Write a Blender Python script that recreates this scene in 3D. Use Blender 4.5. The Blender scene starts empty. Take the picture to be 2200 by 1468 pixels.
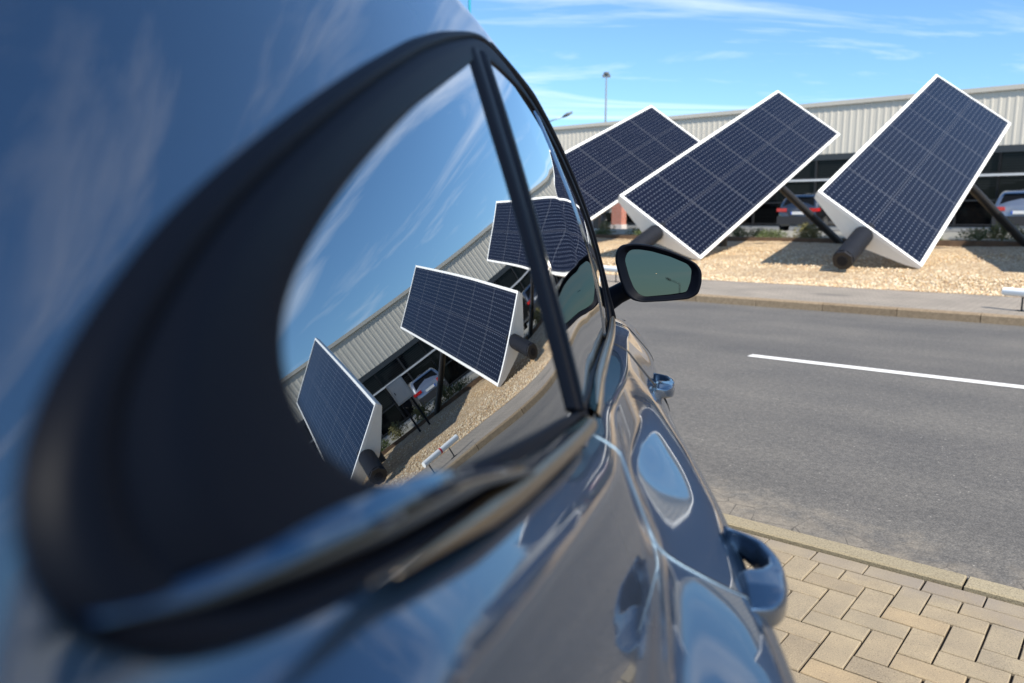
import bpy, bmesh, math, random
from mathutils import Vector, Matrix
random.seed(7)
R = math.radians
scene = bpy.context.scene
COL = scene.collection

# ------------------------------------------------------------------ frames
H = 1.35                                  # eye height
TH = R(-39.6)                             # direction of the road
U = Vector((math.cos(TH), math.sin(TH), 0))
N = Vector((-math.sin(TH), math.cos(TH), 0))
def W(u, n, z=0.0): return U*u + N*n + Vector((0, 0, z))
CA = R(8.12)                              # heading of the parked car
CR = Vector((math.cos(CA), -math.sin(CA), 0)); CF = Vector((math.sin(CA), math.cos(CA), 0))

# ------------------------------------------------------------------ helpers
def link(o, parent=None):
    COL.objects.link(o)
    if parent is not None: o.parent = parent
    return o
def empty(name, loc, rz=0, label=None, cat=None, group=None):
    o = bpy.data.objects.new(name, None); o.empty_display_size = .2
    o.location = loc; o.rotation_euler = (0, 0, rz); link(o)
    if label: o['label'] = label
    if cat: o['category'] = cat
    if group: o['group'] = group
    return o
def tag(o, label=None, cat=None, group=None, kind=None):
    if label: o['label'] = label
    if cat: o['category'] = cat
    if group: o['group'] = group
    if kind: o['kind'] = kind
    return o
class MB:
    """collects verts and faces of one mesh"""
    def __init__(s): s.v = []; s.f = []; s.uv = {}; s.m = []
    def add(s, vs, fs, mi=0):
        b = len(s.v); s.v += [Vector(p) for p in vs]
        for f in fs: s.f.append(tuple(b+i for i in f)); s.m.append(mi)
        return b
    def box(s, c, d, rz=0, M=None, mi=0):
        c = Vector(c); x, y, z = d[0]/2, d[1]/2, d[2]/2
        vs = [Vector((a*x, b*y, e*z)) for e in (-1, 1) for b in (-1, 1) for a in (-1, 1)]
        if rz: q = Matrix.Rotation(rz, 3, 'Z'); vs = [q @ p for p in vs]
        if M is not None: vs = [M @ p for p in vs]
        s.add([p+c for p in vs], [(0, 2, 3, 1), (4, 5, 7, 6), (0, 1, 5, 4), (2, 6, 7, 3), (0, 4, 6, 2), (1, 3, 7, 5)], mi)
    def tube(s, pts, r, n=10, cap=True, sx=1.0, up=None, closed=False, mi=0):
        pts = [Vector(p) for p in pts]; k = len(pts)
        rs = r if isinstance(r, (list, tuple)) else [r]*k
        vs = []
        for i, p in enumerate(pts):
            a = pts[(i-1) % k] if (closed or i > 0) else pts[i]
            b = pts[(i+1) % k] if (closed or i < k-1) else pts[i]
            t = (b-a).normalized(); w = Vector(up) if up else (Vector((0, 0, 1)) if abs(t.z) < .95 else Vector((1, 0, 0)))
            e1 = t.cross(w).normalized(); e2 = e1.cross(t)
            for j in range(n):
                q = 2*math.pi*j/n; vs.append(p + e1*math.cos(q)*rs[i]*sx + e2*math.sin(q)*rs[i])
        fs = []
        for i in range(k if closed else k-1):
            for j in range(n):
                a = i*n+j; b = i*n+(j+1) % n; i2 = (i+1) % k
                fs.append((a, b, i2*n+(j+1) % n, i2*n+j))
        if cap and not closed: fs += [tuple(range(n))[::-1], tuple((k-1)*n+j for j in range(n))]
        s.add(vs, fs, mi)
    def grid(s, rows, closed_r=False, closed_c=False, flip=False, mi=0):
        nr = len(rows); nc = len(rows[0]); vs = [p for r_ in rows for p in r_]; fs = []
        for i in range(nr if closed_r else nr-1):
            for j in range(nc if closed_c else nc-1):
                f = (i*nc+j, i*nc+(j+1) % nc, ((i+1) % nr)*nc+(j+1) % nc, ((i+1) % nr)*nc+j)
                fs.append(f[::-1] if flip else f)
        s.add(vs, fs, mi)
    def build(s, name, mat, parent=None, origin=None, smooth=False, uv=None, rz=0, angle=None):
        o0 = Vector(origin) if origin is not None else Vector((0, 0, 0))
        vs = [p-o0 for p in s.v]
        if rz: q = Matrix.Rotation(-rz, 3, 'Z'); vs = [q @ p for p in vs]
        me = bpy.data.meshes.new(name); me.from_pydata([tuple(p) for p in vs], [], s.f)
        for m_ in (mat if isinstance(mat, (list, tuple)) else [mat]): me.materials.append(m_)
        for p, mi in zip(me.polygons, s.m): p.material_index = mi
        if uv:
            L = me.uv_layers.new(name='UVMap')
            for lp in me.loops: L.data[lp.index].uv = uv[lp.vertex_index]
        bm = bmesh.new(); bm.from_mesh(me); bmesh.ops.recalc_face_normals(bm, faces=bm.faces); bm.to_mesh(me); bm.free()
        if smooth:
            for p in me.polygons: p.use_smooth = True
            if angle is not None:
                try: me.set_sharp_from_angle(angle=R(angle))
                except Exception: pass
        o = bpy.data.objects.new(name, me); link(o, parent)
        if parent is None: o.location = o0; o.rotation_euler = (0, 0, rz)
        return o

# ------------------------------------------------------------------ materials
def newmat(name):
    m = bpy.data.materials.new(name); m.use_nodes = True; nt = m.node_tree
    return m, nt, nt.nodes['Principled BSDF']
def nd(nt, t, **kw):
    n = nt.nodes.new(t)
    for k, v in kw.items(): setattr(n, k, v)
    return n
def setv(n, **kw):
    for k, v in kw.items(): n.inputs[k.replace('_', ' ')].default_value = v
def ramp(nt, fac, stops):
    r = nd(nt, 'ShaderNodeValToRGB'); e = r.color_ramp.elements
    while len(e) < len(stops): e.new(.5)
    for a, (p, c) in zip(e, stops): a.position = p; a.color = (*c, 1) if len(c) == 3 else c
    nt.links.new(fac, r.inputs['Fac']); return r.outputs['Color']
def mixc(nt, fac, a, b, mode='MIX'):
    m = nd(nt, 'ShaderNodeMix', data_type='RGBA', blend_type=mode)
    for i, v in ((0, fac), (6, a), (7, b)):
        if hasattr(v, 'links') or isinstance(v, bpy.types.NodeSocket): nt.links.new(v, m.inputs[i])
        elif isinstance(v, (int, float)): m.inputs[i].default_value = v
        else: m.inputs[i].default_value = (*v, 1)
    return m.outputs[2]
def math_(nt, op, a, b=None, c=None):
    m = nd(nt, 'ShaderNodeMath', operation=op)
    for i, v in enumerate((a, b, c)):
        if v is None: continue
        if isinstance(v, (int, float)): m.inputs[i].default_value = v
        else: nt.links.new(v, m.inputs[i])
    return m.outputs[0]
def noise(nt, scale, detail=4, rough=.55, vec=None, dist=0):
    n = nd(nt, 'ShaderNodeTexNoise'); setv(n, Scale=scale, Detail=detail, Roughness=rough, Distortion=dist)
    if vec is not None: nt.links.new(vec, n.inputs['Vector'])
    return n.outputs['Fac']
def bump(nt, h, strength=.3, dist=.01):
    b = nd(nt, 'ShaderNodeBump'); setv(b, Strength=strength, Distance=dist); nt.links.new(h, b.inputs['Height']); return b.outputs['Normal']
def objco(nt): return nd(nt, 'ShaderNodeTexCoord').outputs['Object']
def simple(name, col, rough=.5, metal=0, coat=0, var=0.0, vscale=8, bmp=0, spec=None):
    m, nt, b = newmat(name); setv(b, Roughness=rough, Metallic=metal)
    b.inputs['Coat Weight'].default_value = coat; b.inputs['Coat Roughness'].default_value = .03
    if spec is not None: b.inputs['Specular IOR Level'].default_value = spec
    co = objco(nt); f = noise(nt, vscale, 5, .6, co)
    c = ramp(nt, f, [(.3, [x*(1-var) for x in col]), (.7, [min(1, x*(1+var)) for x in col])])
    nt.links.new(c, b.inputs['Base Color'])
    if bmp: nt.links.new(bump(nt, noise(nt, vscale*6, 3, .6, co), bmp, .004), b.inputs['Normal'])
    return m

# car paint
def paint(name, col, rough=.36):
    m, nt, b = newmat(name); co = objco(nt)
    fl = noise(nt, 900, 2, .5, co)
    nt.links.new(ramp(nt, fl, [(.35, [x*.86 for x in col]), (.65, [x*1.12 for x in col])]), b.inputs['Base Color'])
    setv(b, Metallic=.85, Roughness=rough); b.inputs['Coat Weight'].default_value = 1; b.inputs['Coat Roughness'].default_value = .035
    b.inputs['Coat IOR'].default_value = 1.95
    return m
M_PAINT = paint('blue_grey_paint', (.020, .048, .098))
def mirror_glass(name, col, rough=0.0, wob=0):
    m, nt, b = newmat(name); setv(b, Metallic=1.0, Roughness=rough); b.inputs['Base Color'].default_value = (*col, 1)
    if wob:
        co = objco(nt)
        nt.links.new(bump(nt, noise(nt, 3.2, 1, .3, co), wob, .01), b.inputs['Normal'])
    return m
M_GLASS = mirror_glass('tinted_window_glass', (.35, .38, .41))
M_GLASSF = mirror_glass('tinted_front_glass', (.42, .445, .465), wob=.016)
M_MIRROR = mirror_glass('mirror_glass', (.088, .098, .088))
M_BLACK = simple('satin_black_trim', (.0014, .0024, .0055), .5, spec=.06)
M_RUBBER = simple('black_rubber', (.005, .005, .006), .6, spec=.2)
M_GLOSS = simple('gloss_black_trim', (.004, .005, .006), .08, spec=.45)
M_CHROME = simple('dark_chrome', (.42, .40, .38), .12, metal=1)
M_STRIP = simple('strip_gravel_reflection', (.34, .27, .185), .3, metal=1)  # brown of the mirrored gravel put into the strip's metal colour
M_SHINE = simple('waist_trim_sky_tint', (.09, .125, .17), .05, metal=1)  # black trim tinted blue for the sky it reflects
M_GAP = simple('panel_gap_black', (.006, .006, .007), .7)
M_TYRE = simple('tyre_rubber', (.02, .02, .02), .8, bmp=.3, vscale=40)
M_RIM = simple('alloy_rim', (.5, .51, .52), .3, metal=.9)
M_RED = simple('red_lamp', (.5, .01, .015), .15, coat=1)
M_WHITE = simple('white_powder_coat', (.82, .82, .80), .4, var=.03, vscale=3)
M_CAP = simple('off_white_sheet', (.74, .73, .69), .45, var=.04, vscale=2)
M_DARKSTEEL = simple('anthracite_steel', (.010, .011, .015), .6, var=.15, vscale=5, bmp=.1, spec=.2)
M_STRUT = simple('black_steel', (.012, .012, .014), .45)

# ------------------------------------------------------------------ car side surface (metres, relative to the eye)
def interp(x, xs, ys):
    if x <= xs[0]: return ys[0]
    for i in range(1, len(xs)):
        if x <= xs[i]:
            t = (x-xs[i-1])/(xs[i]-xs[i-1]); return ys[i-1]+(ys[i]-ys[i-1])*t
    return ys[-1]
def smooth_tab(xs, ys, x):
    """Catmull-Rom (monotone enough) through a table"""
    if x <= xs[0]: return ys[0]
    if x >= xs[-1]: return ys[-1]
    i = 1
    while xs[i] < x: i += 1
    x0, x1 = xs[i-1], xs[i]; t = (x-x0)/(x1-x0)
    def sl(k):
        if k == 0: return (ys[1]-ys[0])/(xs[1]-xs[0])
        if k == len(xs)-1: return (ys[-1]-ys[-2])/(xs[-1]-xs[-2])
        return (ys[k+1]-ys[k-1])/(xs[k+1]-xs[k-1])
    m0, m1 = sl(i-1)*(x1-x0), sl(i)*(x1-x0)
    return (2*t**3-3*t**2+1)*ys[i-1]+(t**3-2*t**2+t)*m0+(-2*t**3+3*t**2)*ys[i]+(t**3-t**2)*m1
GY = [-1.2, -0.9, -0.6, -0.4, -0.2, 0, 0.15, 0.3, 0.45, 0.6, 0.75, 0.9, 1.1, 1.3, 1.4, 1.6, 1.8, 2.0, 2.2, 2.4, 2.6, 2.8, 3.0, 3.2, 3.6, 4.0, 4.4, 4.8]
GX = [-0.4196, -0.3246, -0.2596, -0.2245, -0.1979, -0.1784, -0.1664, -0.1555, -0.1456, -0.1369, -0.1295, -0.123, -0.1153, -0.1081, -0.105, -0.1008, -0.0995, -0.1021, -0.1095, -0.1204, -0.1333, -0.1472, -0.1612, -0.1752, -0.205, -0.26, -0.36, -0.5]
def cc(y): return smooth_tab([.5, .8, 1.0, 1.3, 1.7, 2.3, 2.6, 3.2], [0, 0, .09, .26, .30, .18, .02, 0], y)
def S(y, z, off=0.0):
    return smooth_tab(GY, GX, y) - .37*z - .175*z*z - cc(y)*max(0, .05-z)**2 + off/.94
def SP(y, z, off=0.0): return Vector((S(y, z, off), y, z))
def snorm(y, z):
    e = .004; a = SP(y+e, z)-SP(y-e, z); b = SP(y, z+e)-SP(y, z-e)
    n = a.cross(b).normalized(); return n if n.x > 0 else -n
# outlines of the side windows as (y, z)
I_TOP = [(1.655, .2), (1.575, .221), (1.45, .232), (1.279, .233), (1.147, .228), (1.06, .212), (0.912, 0.17), (0.796, 0.138), (0.697, 0.11), (0.621, 0.089), (0.534, 0.061), (0.467, 0.038), (0.412, 0.018), (0.366, -0.001), (0.34, -0.013), (0.318, -0.024), (0.302, -0.034), (0.288, -0.043), (0.28, -0.05), (0.274, -0.058), (0.274, -0.067), (0.276, -0.077), (0.28, -0.086), (0.286, -0.096), (0.294, -0.104), (0.304, -0.112), (0.318, -0.119), (0.335, -0.126), (0.374, -0.135), (0.433, -0.147), (0.541, -0.166), (0.638, -0.182), (0.729, -0.196), (.849, -.218), (1.0, -.236), (1.3, -.259), (1.7, -.278), (2.0, -.291), (2.3, -.305), (2.42, -.312)]
I_A = [(2.3, -.175), (2.18, -.07), (2.04, .03), (1.87, .13), (1.75, .178)]
O_TOP = [(1.665, .235), (1.546, .246), (1.417, .264), (1.298, .276), (1.2, .270), (1.104, .254), (0.875, 0.202), (0.709, 0.158), (0.531, 0.102), (0.422, 0.065), (0.319, 0.027), (0.253, -0.0), (0.224, -0.015), (0.202, -0.028), (0.183, -0.039), (0.171, -0.048), (0.16, -0.056), (0.152, -0.067), (0.149, -0.075), (0.147, -0.083), (0.149, -0.09), (0.152, -0.097), (0.157, -0.105), (0.164, -0.112), (0.173, -0.118), (0.185, -0.124), (0.206, -0.129), (0.232, -0.135), (0.268, -0.143), (0.321, -0.153), (0.399, -0.169), (0.474, -0.183), (0.569, -0.2), (.771, -.237), (.949, -.256), (1.2, -.273), (1.6, -.292), (2.0, -.308), (2.3, -.322), (2.53, -.332)]
O_A = [(2.4, -.18), (2.28, -.065), (2.13, .037), (1.95, .142), (1.8, .2)]
def resample(P, n):
    P = [Vector(p) for p in P]; d = [0]
    for a, b in zip(P, P[1:]): d.append(d[-1]+(b-a).length)
    out = []
    for k in range(n):
        s = d[-1]*k/(n-1); i = 1
        while i < len(P)-1 and d[i] < s: i += 1
        t = (s-d[i-1])/max(1e-9, d[i]-d[i-1]); out.append(P[i-1].lerp(P[i], t))
    return out
def smooth_path(P, it=2, closed=False):
    P = [Vector(p) for p in P]; n = len(P)
    for _ in range(it):
        Q = []
        for i in range(n):
            if not closed and i in (0, n-1): Q.append(P[i]); continue
            Q.append(P[i]*.5+(P[(i-1) % n]+P[(i+1) % n])*.25)
        P = Q
    return P

BASE = Vector((-.76, 1.6, -H))            # centre of the car on the ground, in the car frame
XC = BASE.x
car = empty('parked_car', CR*BASE.x + CF*BASE.y, -CA,
            'blue grey car filling the left half, solar arrays mirrored in its side windows', 'car')
def cbuild(mb, name, mat, parent=None, **kw):
    mb.v = [p-BASE for p in mb.v]
    return mb.build(name, mat, parent if parent else car, **kw)

# ---- body shell
XW = ([-1.0, -.6, -.2, .2, .5, .83, 1.06, 1.27, 1.47, 1.72, 2.1, 2.5, 3.0, 3.4, 3.8, 4.1, 4.3], [.0, .12, .17, .195, .197, .192, .184, .175, .160, .138, .124, .118, .105, .08, .02, -.1, -.3])
def Xw(y): return smooth_tab(*XW, y)
def zshould(y): return smooth_tab([-1, 0, .15, .27, .32, .4, .57, .77, .95, 1.2, 1.6, 2.0, 2.6, 3.2, 4.2], [-.13, -.14, -.142, -.150, -.160, -.176, -.207, -.242, -.263, -.283, -.304, -.32, -.35, -.40, -.52], y)
def ztop(y): return smooth_tab([-1.0, -.85, -.7, -.5, 0, 1.2, 1.45, 1.55, 1.65, 1.8, 1.95, 2.13, 2.28, 2.4, 2.52, 2.6, 3.2, 3.7, 4.0, 4.2], [-.12, -.06, .12, .24, .29, .295, .285, .268, .245, .2, .141, .037, -.065, -.18, -.30, -.335, -.37, -.43, -.50, -.60], y)
def rise(y): return interp(y, [-.9, -.5, 0, 1.3, 1.45, 1.55, 1.66, 2.5, 2.7, 4.2], [.02, .06, .08, .078, .062, .045, .012, .012, .012, .012])
def rwid(y): return interp(y, [-.9, 1.3, 1.55, 1.66, 4.2], [.15, .15, .08, .03, .03])
def crown(y): return interp(y, [-.9, 0, 1.4, 1.7, 2.5, 2.8, 4.2], [.02, .04, .05, .06, .05, .035, .03])
def kmix(y): return sstep(1.15, 1.8, y)
def sstep(a, b_, t): t = max(0, min(1, (t-a)/(b_-a))); return t*t*(3-2*t)
def cumul(q):
    o = [0]
    for a_, b_ in zip(q, q[1:]): o.append(o[-1]+(a_+b_)/2)
    return [v_/o[-1] for v_ in o]
WQ = cumul([1-sstep(.55, 1.05, i/200) for i in range(201)])
SHF = cumul([sstep(-.395, -.418, -.36-.16*i/200)*(1-sstep(-.438, -.505, -.36-.16*i/200)) if False else sstep(.10, .34, i/200)*(1-sstep(.44, .90, i/200)) for i in range(201)])
def SUf(y): return .44-.20*sstep(.8, 1.2, y)
def bulge(y, z): return 2.6*(1-sstep(.30, .60, y))*max(0, interp(y, [.1, .17, .25, .4], [-.055, -.112, -.155, -.19])-z)**2
def body_section(y):
    P = []
    zs = zshould(y); zt = ztop(y)
    if zt-.004 < zs: zs = zt-.004
    X = Xw(y); xs = S(y, zs)+bulge(y, zs)
    LIP = .034
    kf = kmix(y)
    xl = xs+LIP; SU = SUf(y)
    need = max(.01, X-xl-SU*(max(0, zs+.45)))
    def lower(z):                           # between shoulder and the widest line
        d = zs-z; t = max(0, min(1, d/(zs+.51))) if zs > -.49 else 1
        k = min(200-.001, t*200); a = int(k)
        front = xl+(X-xl)*(WQ[a]+(WQ[a+1]-WQ[a])*(k-a))
        kz = max(0, min(200-.001, (-.36-z)/.16*200)); a = int(kz)
        shelf = SHF[a]+(SHF[a+1]-SHF[a])*(kz-a)
        rear = xl+SU*max(0, min(d, zs+.45))+need*shelf
        lip = -LIP*max(0, 1-d/.026)**1.5
        return lip+rear*(1-kf)+front*kf
    zw = min(-.51, zs-.03)
    P.append((XC, -1.17)); P.append((X-.35, -1.17)); P.append((X-.16, -1.16)); P.append((X-.085, -1.12))
    for z in (-1.05, -.95, -.85, -.75, -.68, -.62, -.57, -.535):
        zz = min(z, zw-.008) if z > zw else z
        P.append((X - .30*(z+.5)**2 - .02*max(0, (-.9-z))*4, zz))
    ns = 48
    for i in range(ns):
        t = i/ns; z = zw+(zs-zw)*(1-(1-t)**1.4) if False else zw+(zs-zw)*t
        P.append((lower(z), z))
    for d in (.016, .010, .006, .003): P.append((lower(zs-d), zs-d))
    nz = 14
    for i in range(nz+1):
        z = zs+(zt-zs)*i/nz; P.append((S(y, z)+bulge(y, z), z))
    x0 = S(y, zt); r = rise(y); w = rwid(y)
    for i in range(1, 11):
        a = i/10*math.pi/2; P.append((x0-w*(1-math.cos(a))-.12*w*math.sin(a), zt+r*math.sin(a)))
    x1 = P[-1][0]; z1 = P[-1][1]; cr = crown(y)
    for i in range(1, 7):
        t = i/6; P.append((x1+(XC-x1)*t, z1+cr*(1-(1-t)**2)))
    return P
ys = [-1.0+.0125*i for i in range(417)]
rowsR = []
for y in ys: rowsR.append([Vector((x, y, z)) for x, z in body_section(y)])
WHEELS = [(.30, 'rear'), (3.22, 'front')]
WR = .36; WZ = -H+WR
def body_mesh():
    b = MB()
    for side in (1, -1):
        rows = [[Vector((p.x if side == 1 else 2*XC-p.x, p.y, p.z)) for p in r_] for r_ in rowsR]
        nc = len(rows[0]); base = len(b.v); b.v += [p for r_ in rows for p in r_]
        for i in range(len(rows)-1):
            for j in range(nc-1):
                q = [rows[i][j], rows[i][j+1], rows[i+1][j+1], rows[i+1][j]]
                c = sum(q, Vector())/4
                if any((c.y-wy)**2+(c.z-WZ)**2 < .395**2 for wy, _ in WHEELS) and abs(c.x-XC) > .45: continue
                b.f.append((base+i*nc+j, base+i*nc+j+1, base+(i+1)*nc+j+1, base+(i+1)*nc+j)); b.m.append(0)
        for i in (0, len(rows)-1):
            b.f.append(tuple(base+i*nc+j for j in range(nc))); b.m.append(0)
    return b
body = cbuild(body_mesh(), 'body', M_PAINT, smooth=True, angle=50)

# ---- side windows: quarter/rear glass (behind the divider) and front glass
TAIL = min(I_TOP, key=lambda p: p[0])
IN_LOW = sorted([p for p in I_TOP if p[1] < TAIL[1]], key=lambda p: p[0])
def low_z(y):
    xs = [TAIL[0]]+[p[0] for p in IN_LOW if p[0] > TAIL[0]]; zs_ = [TAIL[1]]+[p[1] for p in IN_LOW if p[0] > TAIL[0]]
    return interp(y, xs, zs_)
UP = sorted([p for p in I_TOP if p[1] >= TAIL[1]]+I_A+[(2.43, -.312)], key=lambda p: p[0])
def up_z(y): return interp(y, [p[0] for p in UP], [p[1] for p in UP])
def pane(y0, y1, off, name, mat, lab=None):
    b = MB(); n = max(8, int((y1-y0)/.012)); rows = []
    for i in range(n+1):
        y = y0+(y1-y0)*i/n; a = low_z(y)-.012; c = up_z(y)+.012
        rows.append([SP(y, a+(c-a)*j/30, off) for j in range(31)])
    b.grid(rows); o = cbuild(b, name, mat, smooth=True)
    if lab: o['label'] = lab
    return o
pane(TAIL[0]+.001, 1.03, .003, 'side_window', M_GLASS, 'large rear side glass mirroring three arrays')
pane(1.03, 2.41, .003, 'side_window', M_GLASSF, 'narrow strip of front side glass')

# ---- frame ring around the glass
NB = 90
Ir = smooth_path(resample(I_TOP, NB*3), 4); Or = smooth_path(resample(O_TOP, NB*3), 4)
# match by arc position but anchored at the tail and at the divider
def anchored(P, keys, counts):
    out = []
    for k in range(len(keys)-1):
        a, b = keys[k], keys[k+1]; seg = resample(P[a:b+1], counts[k]+1)
        out += seg[:-1]
    out.append(P[keys[-1]]); return out
def nearest(P, q): return min(range(len(P)), key=lambda i: (P[i]-Vector(q)).length)
kI = [0, nearest(Ir, (1.147, .228)), nearest(Ir, (.565, .065)), nearest(Ir, (.362, -.014)), nearest(Ir, (0.274, -0.058)), nearest(Ir, (.325, -.119)), nearest(Ir, (.573, -.176)), nearest(Ir, (.849, -.216)), len(Ir)-1]
kO = [0, nearest(Or, (1.22, .27)), nearest(Or, (.449, .069)), nearest(Or, (.24, -.016)), nearest(Or, (0.147, -0.083)), nearest(Or, (.185, -.127)), nearest(Or, (.504, -.195)), nearest(Or, (.83, -.243)), len(Or)-1]
cnt = [16, 34, 16, 10, 12, 20, 16, 20]
Ia = anchored(Ir, kI, cnt)+resample(I_A, 12); Oa = anchored(Or, kO, cnt)+resample(O_A, 12)
Ia = smooth_path(Ia, 2, True); Oa = smooth_path(Oa, 2, True)
def ring(prof, name, mat, parent=None, rng=None):
    b = MB(); rows = []
    idx = range(len(Ia)) if rng is None else rng
    for i in idx:
        a, c = Ia[i], Oa[i]; row = []
        for s, h in prof:
            q = a.lerp(c, s); row.append(SP(q.x, q.y, h))
        rows.append(row)
    b.grid(rows, closed_r=rng is None); return cbuild(b, name, mat, parent, smooth=True)
fr = ring([(-.04, .001), (.0, .005), (.05, .0065), (.3, .007), (.52, .0085), (.68, .0075), (.73, .003), (.78, .003), (.82, .0075), (.9, .009), (.97, .0085), (1.0, .005), (1.03, -.004)], 'window_frame', M_BLACK)
# glossy ledge facing the sky along the lower rear edge, bright sealing strip below it
def yz_tube(P, off, r, name, mat, parent=None, sx=1.0, n=12, sm=3, samp=None):
    P = smooth_path(resample(P, samp or max(20, len(P)*8)), sm)
    b = MB(); pts = [SP(p.x, p.y, off) for p in P]
    rr = [r*min(1, .10+.90*i/12, .5+.5*(len(pts)-1-i)/3) for i in range(len(pts))]
    b.tube(pts, rr, n=n, sx=sx, up=(1, 0, 0)); return cbuild(b, name, mat, parent, smooth=True)
def yz_band(A, B_, prof, name, mat, parent=None, n=70, tap=0):
    A = smooth_path(resample(A, n), 3); B_ = smooth_path(resample(B_, n), 3); rows = []; b = MB()
    for i in range(n):
        q = min(1, i/(n*tap)) if tap else 1
        rows.append([SP(A[i].lerp(B_[i], s).x, A[i].lerp(B_[i], s).y, h*(.55+.45*q)) for s, h in prof])
    b.grid(rows); return cbuild(b, name, mat, parent, smooth=True)
UPL = [(0.154, -0.0935), (0.188, -0.101), (0.238, -0.106), (0.315, -0.1195), (0.373, -0.131), (0.52, -0.169)]
LOL = [(0.154, -0.094), (0.184, -0.105), (0.232, -0.116), (0.311, -0.132), (0.415, -0.151), (0.52, -0.179)]
yz_band(UPL, LOL, [(0, .006), (.92, .022), (1.0, .021), (1.05, .004)], 'waist_moulding', M_SHINE, tap=.35)
UPF = [(.52, -.172), (.6, -.186), (.75, -.208), (.84, -.222), (.885, -.229)]
LOF = [(.52, -.181), (.6, -.196), (.75, -.220), (.84, -.233), (.885, -.240)]
yz_band(UPF, LOF, [(0, .008), (.1, .0145), (.5, .018), (.9, .021), (1.0, .021), (1.05, .006)], 'waist_moulding', M_GLOSS)
UPG = [(.95, -.236), (1.1, -.248), (1.4, -.264), (1.8, -.283), (2.3, -.306)]
LOG = [(.95, -.249), (1.1, -.262), (1.4, -.279), (1.8, -.297), (2.3, -.318)]
yz_band(UPG, LOG, [(0, .006), (.1, .013), (.5, .019), (.9, .022), (1.0, .022), (1.05, .006)], 'waist_moulding', M_SHINE)
yz_tube([(.29, -.146), (.33, -.153), (.403, -.1665), (.478, -.180), (.614, -.200), (.769, -.222), (.90, -.241)], .015, .0082, 'sealing_strip', M_STRIP)
yz_tube([(.915, -.243), (1.05, -.249), (1.38, -.262), (1.9, -.281), (2.35, -.300)], .015, .0082, 'sealing_strip', M_STRIP)
# divider between rear and front glass
DL = [(1.012, .215), (1.002, .197), (.944, .109), (.913, .036), (.879, -.041), (.849, -.119), (.823, -.206)]
DR = [(1.175, .236), (1.141, .218), (1.091, .138), (1.03, .047), (.982, -.043), (.947, -.133), (.918, -.232)]
dv = yz_band(DL, DR, [(-.06, .0), (.0, .007), (.12, .010), (.3, .010), (.36, .005), (.42, .005), (.48, .011), (.62, .013), (.68, .011), (.72, .006), (.78, .006), (.84, .010), (.96, .009), (1.04, .0)], 'window_pillar', M_BLACK)
yz_tube([DL[i] if False else ((DL[i][0]*.45+DR[i][0]*.55), (DL[i][1]*.45+DR[i][1]*.55)) for i in range(len(DL))], .0125, .0022, 'pillar_trim', M_GLOSS, dv)
# gloss black pillar between the doors, on the front glass
BL = [(1.60, .215), (1.63, .1), (1.68, -.05), (1.74, -.2), (1.77, -.275)]
BR = [(1.68, .19), (1.72, .1), (1.77, -.05), (1.83, -.2), (1.86, -.282)]
yz_band(BL, BR, [(0, .0), (.05, .005), (.5, .0062), (.95, .005), (1, 0)], 'door_pillar', mirror_glass('gloss_pillar', (.33, .36, .4)))
# windscreen pillar: a proud black rail along the edge
AP = [(1.3, .274), (1.45, .263), (1.56, .252), (1.65, .240), (1.8, .197), (1.95, .139), (2.13, .035), (2.28, -.067), (2.4, -.18), (2.53, -.322)]
Pp = smooth_path(resample(AP, 60), 3); b = MB()
b.tube([SP(p.x, p.y, .006)+Vector((0, -.022, 0)) for p in Pp], [.003+.008*min(1, i/14) for i in range(60)], n=12)
ap = cbuild(b, 'windscreen_pillar', M_BLACK, smooth=True)
# left-hand windows (the far side of the car), windscreen and rear window
def far_pane():
    b = MB(); rows = []
    for i in range(60):
        y = .30+(2.36-.30)*i/59; a = low_z(y)-.006; c = up_z(y)+.006
        rows.append([Vector((2*XC-S(y, a+(c-a)*j/12, .004), y, a+(c-a)*j/12)) for j in range(13)])
    b.grid(rows); o = cbuild(b, 'side_window', M_GLASS, smooth=True); o['label'] = 'one dark glass on the far side'
far_pane()
def top_patch(y0, y1, x0, x1, name, mat, off=.004, n=24):
    b = MB(); rows = []
    for i in range(n+1):
        y = y0+(y1-y0)*i/n; P = body_section(y); top = P[-6:]; e = P[-7]
        pts = [e]+top; row = []
        for k in range(-10, 11):
            t = abs(k)/10*.94; xx = XC+(e[0]-XC)*t; zz = e[1]+crown(y)*(1-t*t)
            row.append(Vector((XC+(xx-XC)*(1 if k > 0 else -1), y, zz+off)))
        rows.append(row)
    b.grid(rows); return cbuild(b, name, mat, smooth=True)
top_patch(1.74, 2.5, 0, 0, 'windscreen', M_GLASS)
top_patch(-.84, -.56, 0, 0, 'rear_window', M_GLASS)
# ---- door gaps
def bodyx(y, z):
    P = body_section(y); best = None
    for (x0, z0), (x1, z1) in zip(P[3:], P[4:]):
        if z0 <= z <= z1 and z1 > z0:
            t = (z-z0)/(z1-z0); best = x0+(x1-x0)*t
    return best if best is not None else Xw(y)
def gap(P, name, r=.0022, mat=M_GAP, off=0.0, samp=60):
    P = smooth_path(resample(P, samp), 3); b = MB()
    b.tube([Vector((bodyx(p.x, p.y)+off, p.x, p.y)) for p in P], r, n=8); return cbuild(b, name, mat, smooth=True)
gp = gap([(.935, -.262), (.925, -.30), (.915, -.345), (.91, -.375), (.89, -.40), (.885, -.43), (.90, -.46), (.93, -.50), (.94, -.6)], 'door_gap', .0017)
b = MB(); Q = smooth_path(resample([(.932, -.262), (.922, -.30), (.912, -.345), (.907, -.375), (.887, -.40), (.882, -.43), (.897, -.46), (.927, -.50), (.937, -.6)], 60), 3)
b.tube([Vector((bodyx(p.x, p.y)+.0010, p.x-.0016, p.y)) for p in Q], .0011, n=8)
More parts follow.
